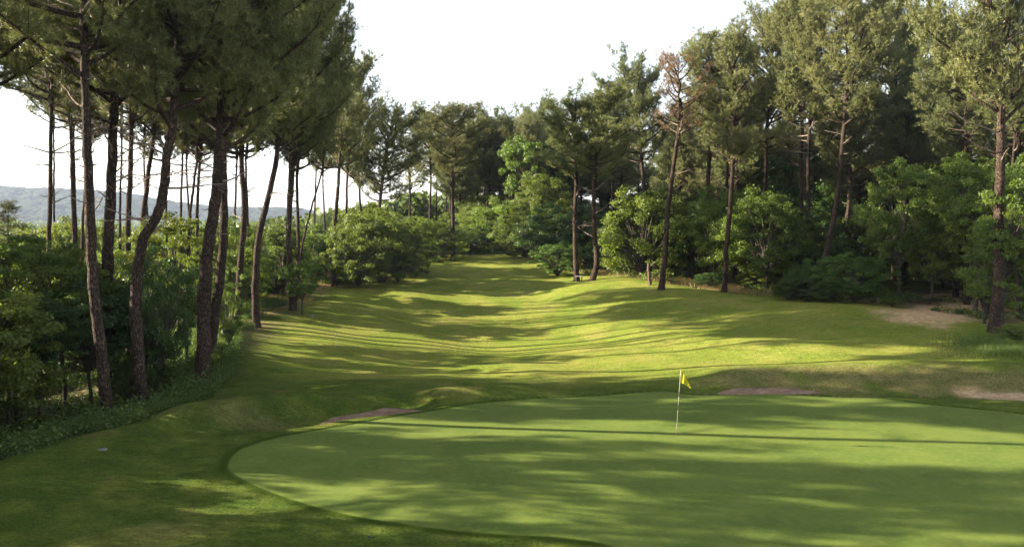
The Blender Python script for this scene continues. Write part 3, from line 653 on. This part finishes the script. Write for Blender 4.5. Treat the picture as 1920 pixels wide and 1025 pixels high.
oakp('oak behind the twin pines, branches mixing with broken pine limbs', 1490, 380, 524, 72, 3.2, group=GQ)
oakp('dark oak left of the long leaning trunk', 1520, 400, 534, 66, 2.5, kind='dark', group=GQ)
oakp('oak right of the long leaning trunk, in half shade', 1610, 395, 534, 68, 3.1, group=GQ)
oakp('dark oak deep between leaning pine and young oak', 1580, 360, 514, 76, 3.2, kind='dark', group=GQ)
oakp('young oak on a slim pole trunk, crown full and sunlit', 1686, 318, 496, 55, 2.1, group=GQ)
oakp('young oak on a second pole trunk beside the sandy patch', 1750, 370, 514, 55, 1.8, group=GQ)
oakp('broad oak overhanging the sandy patch', 1830, 285, 454, 50, 3.0, group=GQ)
oakp('oak wrapped round the big rough barked pine', 1885, 330, 514, 44, 2.2, group=GQ)
oakp('low leafy oak growth around the big pine foot', 1850, 430, 584, 44.5, 1.5, kind='young', group=GQ)
oakp('oak at the right picture edge behind the thin ruddy pine', 1925, 300, 574, 49, 2.4, group=GQ)
oakp('dark oak behind the pine with the sunlit reddish foot', 1770, 400, 514, 70, 3.2, kind='dark', group=GQ)
oakp('glossy green bush right of the long leaning trunk foot', 1605, 478, 582, 54.5, 1.9, kind='bright', group='bushes at the right treeline', cat_='bush', name='bush')
oakp('leafy lower bush joined to the glossy green bush', 1565, 520, 580, 55, 1.3, kind='dark', group='bushes at the right treeline', cat_='bush', name='bush')
oakp('very dark low bush under the leaning pine', 1510, 515, 572, 58, 2.0, kind='dark', group='bushes at the right treeline', cat_='bush', name='bush')
oakp('dark rounded bush left of the broom shrub', 1476, 528, 566, 60, 1.0, kind='dark', group='bushes at the right treeline', cat_='bush', name='bush')
oakp('low mixed bush filling the space behind the leaning pine foot', 1548, 500, 562, 60, 1.5, kind='oak', group='bushes at the right treeline', cat_='bush', name='bush')
oakp('low spread bush under the wide oak', 1415, 505, 540, 70, 1.6, kind='oak', group='bushes at the right treeline', cat_='bush', name='bush')
oakp('small pale bush at the foot of the slim pole trunk', 1675, 556, 590, 51, .75, kind='young', group='bushes at the right treeline', cat_='bush', name='bush')
oakp('small dark bush on the sandy patch', 1745, 556, 585, 53, .75, kind='dark', group='bushes at the right treeline', cat_='bush', name='bush')
oakp('small bush cut by the right picture edge', 1915, 605, 665, 40, .7, kind='bright', group='bushes at the right treeline', cat_='bush', name='bush')
oakp('bushy plants at the foot of the ruddy slim trunk', 1330, 510, 548, 68, 1.2, kind='dark', group='bushes at the right treeline', cat_='bush', name='bush')
oakp('bushy growth behind the curved pine foot', 1258, 520, 548, 70, .9, kind='young', group='bushes at the right treeline', cat_='bush', name='bush')
# thicket on the slope below the near left pines
GT = 'thicket below the near left pines'
def fT():
    y = rng.uniform(23, 58); x0 = float(left_edge(y))-2.2; return x0-rng.random()**.7*max(3., .72*y+x0+3), y
for k in range(40):
    x, y = fT(); h = rng.uniform(1.2, 3.0)
    if y < 34 and x > -.60*y: continue
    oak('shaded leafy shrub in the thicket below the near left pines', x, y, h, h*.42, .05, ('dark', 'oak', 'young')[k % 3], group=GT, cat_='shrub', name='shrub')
for x, y in [(-19.5, 27.5), (-22, 31), (-24.5, 26), (-27, 29.5), (-21, 24), (-30, 25), (-25, 34), (-32, 31), (-28, 21), (-23, 19.5), (-19, 16)]:
    oak('broad dark oak beyond the left edge shading the undergrowth', x, y, rng.uniform(6.2, 8.2), 3.2, .6, 'oak', group='oaks beyond the left edge')
# understorey deep in the woods
def under(label, group, n, fn, kinds=('oak', 'dark'), hr=(4, 8)):
    for k in range(n):
        x, y = fn(); h = rng.uniform(*hr)
        oak(label, x, y, h, h*.45, h*.12, kinds[k % len(kinds)], group=group)
def fR():
    y = 50+rng.random()*70; return float(right_edge(min(y, 112)))+rng.uniform(7, 34), y
under('oak of the shaded understorey deep in the right wood', 'understorey oaks deep in the right wood', 60, fR, ('oak', 'dark', 'oak'))
under('low tree of the understorey behind the far end', 'understorey trees behind the far end', 26, lambda: (rng.uniform(-8, 12), rng.uniform(116, 140)), ('dark', 'oak'), (5, 9))
def fS():
    y = rng.uniform(64, 100); return -rng.uniform(.47, .68)*y, y
for k in range(30):
    x, y = fS(); g0 = Hs(x, y); h = min(12, max(4, CZ-.022*y-g0+rng.uniform(-1.4, .4)))
    oak('tall sunlit oak on the slope seen between the left pine trunks', x, y, h, h*.36, h*.15, 'oak', group='tall oaks on the slope behind the left pines')
under('low oak on the slope falling away behind the left pines', 'oaks on the slope behind the left pines', 46, lambda: (lambda y: (-rng.uniform(.27, .75)*y, y))(rng.uniform(60, 150)), ('oak', 'oak', 'bright'), (4, 7.5))
under('tall shaded tree closing the back of the right wood', 'trees closing the back of the right wood', 46, lambda: (lambda y: (float(right_edge(min(y, 112)))+rng.uniform(24, 60), y))(rng.uniform(60, 150)), ('dark', 'oak'), (9, 13))
under('low tree of the left slope beside the far fairway', 'low trees left of the far fairway', 16, lambda: (rng.uniform(-26, -12), rng.uniform(84, 120)), ('oak', 'dark'), (4, 7))

# ------------------------------------------------------------------ broom, snags, bench, stake, stones
def broom(label, px, py, h, R, n=2600):
    b = ghit(px, py); g = Geo()
    for q in range(11):
        m = n//11; cx, cy_ = rng.normal(size=2)*R*.5; hq = h*rng.uniform(.45, 1.1); Rq = R*rng.uniform(.3, .6); a = rng.random(m)*2*np.pi
        P0 = np.column_stack([cx+np.cos(a)*.12, cy_+np.sin(a)*.12, np.zeros(m)]); out = rng.uniform(.05, 1., m); k_ = hq*(1.05-.5*out**2)*rng.uniform(.3, 1.1, m)
        tip = np.column_stack([cx+np.cos(a)*Rq*out, cy_+np.sin(a)*Rq*out, k_])
        for s0, s1_ in ((.2, .65), (.5, .85), (.7, 1.05)):
            wob = rng.normal(size=(m, 3))*.07; A = P0+(tip-P0)*s0+wob; B = P0+(tip-P0)*s1_+wob; sd_ = nrm(np.cross(B-A, rng.normal(size=(m, 3))))*.013
            g.add(np.stack([A-sd_, A+sd_, B], 1).reshape(-1, 3), np.arange(3*m).reshape(-1, 3), 0, rng.random(m), False)
    link('broom_shrub', g.mesh('broom', [M['broom']]), None, b, label=label, category='shrub', group='broom shrubs')
broom('dark feathery broom shrub at the foot of the leaning pine', 1503, 560, 2.6, 1.9, 12000)
broom('light green broom clump behind the mown slope pine', 505, 556, 1.7, 1.2, 2600)
def snag(label, pts, r0, name='broken_snag', Y=None):
    b = ghit(*pts[0]); Y = b[1]; P = [at(*p, Y)-b for p in pts]; P[0] = np.array([0, 0, -.15])
    g = Geo(); Q = cat(P, 6); Q[1:-1] += rng.normal(size=(len(Q)-2, 3))*.015; addtube(g, Q, np.linspace(r0*1.25, r0*.8, len(Q)), 9, 0, rough=.1)
    e = Q[-1]; addtube(g, np.array([e-[0, 0, .15], e+[.12, 0, .25]]), [r0*.35, .02], 5, 0)
    link(name, g.mesh('snag', [M['snag']]), None, b, label=label, category='dead trunk', group='broken dead trunks')
snag('short orange brown dead trunk sawn off, leaning left of the dark broom', [(1459, 532), (1463, 510), (1465, 498)], .13)
snag('grey broken trunk behind the dark broom shrub', [(1484, 532), (1490, 500), (1494, 476)], .24)
snag('small pale broken trunk left of the reddish curved pine', [(1219, 534), (1217, 510), (1216, 494)], .13)
# bench
wm = simple('bench_wood', (.45, .42, .38), .8, .2, 20, .2, .01); bm_ = simple('bench_frame', (.05, .045, .04), .7)
def box(g, c, s, bev=.012):
    c = np.array(c, float); s = np.array(s, float)/2; V = []; 
    for z in (-1, 1):
        for x, y in ((-1, -1), (1, -1), (1, 1), (-1, 1)):
            V.append(c+s*[x, y, z]-np.array([x, y, 0])*bev*(1))
    V2 = []
    for z in (-.7, .7):
        for x, y in ((-1, -1), (1, -1), (1, 1), (-1, 1)): V2.append(c+s*[x, y, z])
    V = np.array([*V[:4], *V2, *V[4:]]); F = [(3, 2, 1, 0), (12, 13, 14, 15)]
    for k in range(3):
        for j in range(4): F.append((k*4+j, k*4+(j+1) % 4, k*4+4+(j+1) % 4, k*4+4+j))
    g.add(V, np.array(F), 0, 0, False)
b = ghit(1086, 528); b[2] = Hs(b[0], b[1])
root = link('wooden_bench', None, None, b, label='small low wooden bench at the foot of the bench side pine', category='bench')
g = Geo(); box(g, (0, 0, .47), (.62, .14, .05)); box(g, (0, .17, .47), (.62, .14, .05)); link('seat', g.mesh('seat', [wm]), root)
for sx in (-.24, .24): g = Geo(); box(g, (sx, .08, .21), (.07, .28, .44)); link('leg', g.mesh('leg', [bm_]), root)
# stake
b = ghit(417, 642); g = Geo(); addtube(g, np.array([(0, 0, -.1), (.0, 0, .5), (.01, 0, 1.25), (.01, 0, 1.27)]), [.022, .022, .022, .004], 8)
link('marker_stake', g.mesh('stake', [simple('stake_paint', (.62, .62, .58), .5)]), None, b, label='thin pale marker stake at the foot of the left slope', category='stake')
def stone(label, px, py, rx, ry, hz, name='flat_stone', m_=None):
    b = ghit(px, py); k = 18; a = np.arange(k)/k*2*np.pi; w_ = 1+.18*np.sin(a*3+px)+.1*np.sin(a*5); V = []
    for s, z in ((1.02, -.05), (1, hz*.5), (.86, hz), (.4, hz*1.15)): V += [(rx*s*w_[i]*math.cos(a[i]), ry*s*w_[i]*math.sin(a[i]), z) for i in range(k)]
    V.append((0, 0, hz*1.18)); F = [(r*k+i, r*k+(i+1) % k, (r+1)*k+(i+1) % k, (r+1)*k+i) for r in range(3) for i in range(k)]
    g = Geo(); g.add(np.array(V), np.array(F)); g.F3.append((np.array([(3*k+i, 3*k+(i+1) % k, 4*k) for i in range(k)]), np.zeros(k), np.zeros(k), np.full(k, True)))
    link(name, g.mesh('stone', [m_]), None, b, label=label, category='stone', group='pale stones in the turf')
sm_ = simple('pale_stone', (.17, .165, .15), .9, .1, 12, .25, .02)
stone('flat pale stone in the left turf, larger of two', 192, 842, .14, .13, .015, m_=sm_)
stone('flat pale stone in the left turf, smaller of two', 147, 841, .10, .09, .012, m_=sm_)
stone('small white stone on the slope near the fairway edge pines', 584, 592, .18, .25, .06, m_=sm_)
# sunk hole in the front turf
b = ghit(694, 1007); g = Geo(); k = 20; a = np.arange(k)/k*2*np.pi; V = []
for r_, z in ((.065, .004), (.075, .022), (.062, .026), (.05, .022), (.048, -.0), (.0001, -.0)): V += [(r_*math.cos(q), r_*.8*math.sin(q), z) for q in a]
g.add(np.array(V), np.array([(r*k+i, r*k+(i+1) % k, (r+1)*k+(i+1) % k, (r+1)*k+i) for r in range(5) for i in range(k)]))
link('sprinkler_cap', g.mesh('cap', [simple('black_rubber', (.02, .02, .02), .6)]), None, b, label='small dark round cap sunk in the turf at the bottom', category='sprinkler')

# ------------------------------------------------------------------ flag
fb = ghit(1267, 826); hp = (826-690)/FOC*fb[1]*1.0
root = link('golf_flag', None, None, fb, label='yellow flag hanging from a striped pin on the putting green', category='golf flag')
mw = simple('pin_white', (.34, .33, .26), .4, .5, 5, .05); mr = simple('pin_brown', (.13, .07, .045), .5, .4, 5, .1)
tilt = .055
segs = [(0, .115*1.35, 1), (.155, .435, 0), (.435, .52, 1), (.52, .63, 0), (.63, .71, 1), (.71, .815, 0), (.815, 1.0, 0)]
segs = [(0, .17, 1), (.17, .435, 0), (.435, .515, 1), (.515, .625, 0), (.625, .70, 1), (.70, 1.0, 0)]
for a, b_, m_ in segs:
    g = Geo(); zz = np.linspace(a, b_, 4)*hp; addtube(g, np.column_stack([zz*tilt, zz*0, zz]), .0078 if m_ else .0078, 10)
    link('pole_section', g.mesh('pole', [mr if m_ else mw]), root, label='dark red brown pole band' if m_ else 'cream white pole band')
# cloth
def m_cloth():
    m, t, n, o = mat('yellow_cloth'); b = n.new("ShaderNodeBsdfPrincipled"); b.inputs['Roughness'].default_value = .7
    c = mixc(t, noise(t, 6, 3), (.62, .56, .02), (.70, .63, .04)); L(t, c, b.inputs['Base Color'])
    tr = n.new("ShaderNodeBsdfTranslucent"); L(t, c, tr.inputs[0]); mx = n.new("ShaderNodeMixShader"); mx.inputs[0].default_value = .4
    L(t, b.outputs[0], mx.inputs[1]); L(t, tr.outputs[0], mx.inputs[2]); L(t, mx.outputs[0], o.inputs[0]); return m
nu, nv = 28, 20; V = []
k_ = hp/136.
for j in range(nv+1):
    v = j/nv
    for i in range(nu+1):
        u = i/nu
        x0, z0 = 0, hp-(.5+23*v)*k_                       # hoist
        tx_ = (1+20.5*u-3*(1-v)*u*0)*k_
        top_ = -33*u**1.15; bot_ = -24.5-10*u**2.2
        zz = hp+(top_+(bot_-top_)*v*(1-.0*u))*k_
        if u > .98: pass
        V.append((tilt*zz+tx_*(1-.25*v*(1-u)*u*2), .05*math.sin(u*9+v*2)*u*.8+.03*math.sin(u*16), zz))
V = np.array(V); F = [(j*(nu+1)+i, j*(nu+1)+i+1, (j+1)*(nu+1)+i+1, (j+1)*(nu+1)+i) for j in range(nv) for i in range(nu)]
g = Geo(); g.add(V, np.array(F)); fo = link('cloth', g.mesh('cloth', [m_cloth()]), root)
sol = fo.modifiers.new('thick', 'SOLIDIFY'); sol.thickness = .003

# ------------------------------------------------------------------ undergrowth and long grass (stuff)
def clumps(name, C_, rad, nl, size, mt, label, category, flat=.6):
    g = Geo(); n = len(C_); nn = n*nl; P0 = np.repeat(C_, nl, 0); rr = np.repeat(rad, nl)[:, None]
    d = nrm(rng.normal(size=(nn, 3))); d[:, 2] = np.abs(d[:, 2]); off = d*rr*rng.uniform(.4, 1.05, (nn, 1)); off[:, 2] *= flat*1.3
    tint = np.clip(np.repeat(rng.random(n)*.5, nl)+rng.random(nn)*.5, 0, 1)
    leaves(g, P0+off, nrm(d*.5+rng.normal(size=(nn, 3))*.5+[0, 0, .6]), size*rng.uniform(.6, 1.3, nn), .45, 0, tint)
    return link(name, g.mesh(name, [M[mt]]), kind='stuff', label=label, category=category)
P = scatter(7500, -40, -10.3, 17, 62); e = left_edge(P[:, 1]); P = P[(P[:, 0] < e-.3) & (P[:, 0] > -.68*P[:, 1]-2)]
P = P[vn(P[:, 0], P[:, 1], 2.2, 31)+.5*(P[:, 1] < 38) > .42]
C_ = np.column_stack([P, H(P[:, 0], P[:, 1])]); clumps('undergrowth', C_, rng.uniform(.35, .85, len(P))*(1+.25*(P[:, 1] < 34)), 100, .062, 'fern', 'dense leafy undergrowth below the left pines', 'undergrowth', .8)
# ferns along the right wood and far end
P = np.vstack([np.column_stack([right_edge(y)+rng.uniform(-.3, 8, 1)*1.0, [y]]).reshape(1, 2) for y in rng.uniform(46, 108, 900)])
P = P[vn(P[:, 0], P[:, 1], 2.5, 33) > .42]
P2 = np.column_stack([rng.uniform(-13, 6, 420), rng.uniform(105, 113, 420)])
P3 = np.column_stack([left_edge(yy := rng.uniform(60, 106, 420))-rng.uniform(.2, 5, 420), yy])
P = np.vstack([P, P2, P3]); C_ = np.column_stack([P, H(P[:, 0], P[:, 1])])
clumps('ferns', C_, rng.uniform(.3, .75, len(P)), 70, .075, 'fern', 'low ferns and weeds along the wood edge', 'undergrowth')
# long dry grass at both fairway edges
def longgrass(name, P, h0, h1, wd, mt, label, category):
    n = len(P); hh = rng.uniform(h0, h1, n); blades(name, P, hh, hh*.28, wd, M[mt], rng.random(n), label=label, category=category)
ys = rng.uniform(58, 104, 60000); P = np.column_stack([right_edge(ys)+rng.normal(size=60000)*1.3+1.6, ys]); P = P[vn(P[:, 0], P[:, 1], 2, 41) > .45]
ys = rng.uniform(62, 84, 34000); Q = np.column_stack([left_edge(ys)+rng.normal(size=34000)*.9-.9, ys]); Q = Q[vn(Q[:, 0], Q[:, 1], 1.6, 43) > .45]
longgrass('dry_long_grass', np.vstack([P, Q]), .12, .5, .012, 'straw', 'long dry yellow grass along the fairway edges', 'long grass')
Q = np.column_stack([rng.normal(size=26000)*1.6+25, rng.normal(size=26000)*1.4+38.5])
ys = rng.uniform(24, 46, 60000); P = np.column_stack([left_edge(ys)-np.abs(rng.normal(size=60000))*1.3-.1, ys])
longgrass('green_long_grass', np.vstack([P, Q]), .12, .45, .008, 'fern', 'long green grass beside the mown turf', 'long grass')

# ------------------------------------------------------------------ far woods on the plain (stuff) and hills
g = Geo(); nB = 5200; rr = np.exp(rng.uniform(math.log(120), math.log(1500), nB)); aa = R_(1)*rng.uniform(-46, 4, nB)
bx = rr*np.sin(aa); by = rr*np.cos(aa); ok = ~((bx > -14-(by-100)*.02) & (by < 150)); bx, by, rr = bx[ok], by[ok], rr[ok]
size = 2.6+rr/260.; hh = 5+3.5*vn(bx, by, 60, 51)+rng.random(len(rr))*2; nl = 46
P0 = np.repeat(np.column_stack([bx, by, H(bx, by)+hh-size*.7]), nl, 0); sz = np.repeat(size, nl)[:, None]
d = nrm(rng.normal(size=(len(P0), 3))); d[:, 2] = np.abs(d[:, 2])*1.1-.15
leaves(g, P0+d*sz*rng.uniform(.7, 1.1, (len(P0), 1)), nrm(d+rng.normal(size=d.shape)*.4), sz[:, 0]*.19, .8, 0, np.clip(np.repeat(rng.random(len(rr))*.6, nl)+rng.random(len(P0))*.4, 0, 1))
link('far_woods', g.mesh('far_woods', [leaf_mat('far_leaves', (.05, .078, .018), (.11, .135, .035), .3, (1.5, 1.5, .8))]), kind='stuff', label='green treetops of the plain below, reaching to the hills', category='woods')
# canopy surface underneath the treetops
ra = np.exp(np.linspace(math.log(150), math.log(2300), 170)); ta = R_(1)*np.linspace(-60, 12, 300); RR, TT = np.meshgrid(ra, ta, indexing='ij')
CX = RR*np.sin(TT); CY = RR*np.cos(TT); CZz = -8.8+(vn(CX, CY, 9, 61)+vn(CX, CY, 50, 62)-1)*2.6-4*sm(230, 150, RR)
ii = np.arange(CX.size).reshape(CX.shape); Fq = np.stack([ii[:-1, :-1], ii[:-1, 1:], ii[1:, 1:], ii[1:, :-1]], -1).reshape(-1, 4)[:, ::-1]
def m_far(name, a, b):
    m, t, n, o = mat(name); v = N(t, "ShaderNodeTexVoronoi"); v.inputs['Scale'].default_value = .11; tc = n.new("ShaderNodeTexCoord"); L(t, tc.outputs['Object'], v.inputs['Vector'])
    c = mixc(t, ramp(t, noise(t, .03, 6, .7), .35, .65), a, b); iv = N(t, "ShaderNodeMath", operation='SUBTRACT'); iv.inputs[0].default_value = 1; L(t, v.outputs['Distance'], iv.inputs[1])
    diffuse_out(t, o, c, bump(t, noise(t, .4, 4), 1, 1.5, bump(t, iv.outputs[0], 1, 5)), 1, .05); return m
link('far_canopy', mesh('far_canopy', np.stack([CX, CY, CZz], -1).reshape(-1, 3), [Fq], [m_far('far_canopy', (.03, .05, .014), (.06, .085, .025))], None, True), kind='stuff', label='closed green canopy covering the distant plain', category='woods')
def prof(px): return np.interp(px, [-400, 0, 60, 150, 260, 350, 450, 560, 620, 800, 1000], [360, 357, 361, 360, 370, 386, 390, 391, 401, 403, 403])
tv = np.linspace(-36, 4, 420)*R_(1); sv = np.linspace(0, 1, 40); TT, SS = np.meshgrid(tv, sv, indexing='ij')
pxs = 960+FOC*np.tan(TT); top = (400-prof(pxs))/FOC*1750; RD = 1300+SS*450
prf = np.sin(np.clip(SS*1.0, 0, 1)*np.pi/2)**.8
HX = RD*np.sin(TT)/np.cos(TT)*np.cos(TT); HY = RD*np.cos(TT)
bz = (vn(HX, HY, 13, 71)+vn(HX*1.3, HY, 28, 72)-1)*4.5
HZ = -12+(top*1.0+18.65)*prf+bz*np.clip(SS*6, 0, 1)+(vn(HX, HY, 160, 73)-.5)*16*np.sin(SS*np.pi)
ii = np.arange(HX.size).reshape(HX.shape); Fq = np.stack([ii[:-1, :-1], ii[:-1, 1:], ii[1:, 1:], ii[1:, :-1]], -1).reshape(-1, 4)[:, ::-1]
link('hills', mesh('hills', np.stack([HX, HY, HZ], -1).reshape(-1, 3), [Fq], [m_far('wooded_hill', (.016, .026, .014), (.034, .046, .022))], None, True), kind='structure')

# ------------------------------------------------------------------ air
HD = .00013
if HD:
    x0, x1, y0, y1, z0, z1 = -2700, 2700, -400, 2700, -16, 75
    V = [(x, y, z) for z in (z0, z1) for x, y in ((x0, y0), (x1, y0), (x1, y1), (x0, y1))]
    m, t, n, o = mat('air'); pv = n.new("ShaderNodeVolumePrincipled"); pv.inputs['Color'].default_value = (.56, .66, .9, 1); pv.inputs['Density'].default_value = HD
    pv.inputs['Anisotropy'].default_value = .2; L(t, pv.outputs[0], o.inputs['Volume'])
    link('haze', mesh('haze', np.array(V), [np.array([(3, 2, 1, 0), (4, 5, 6, 7), (0, 1, 5, 4), (1, 2, 6, 5), (2, 3, 7, 6), (3, 0, 4, 7)])], [m]), kind='stuff')
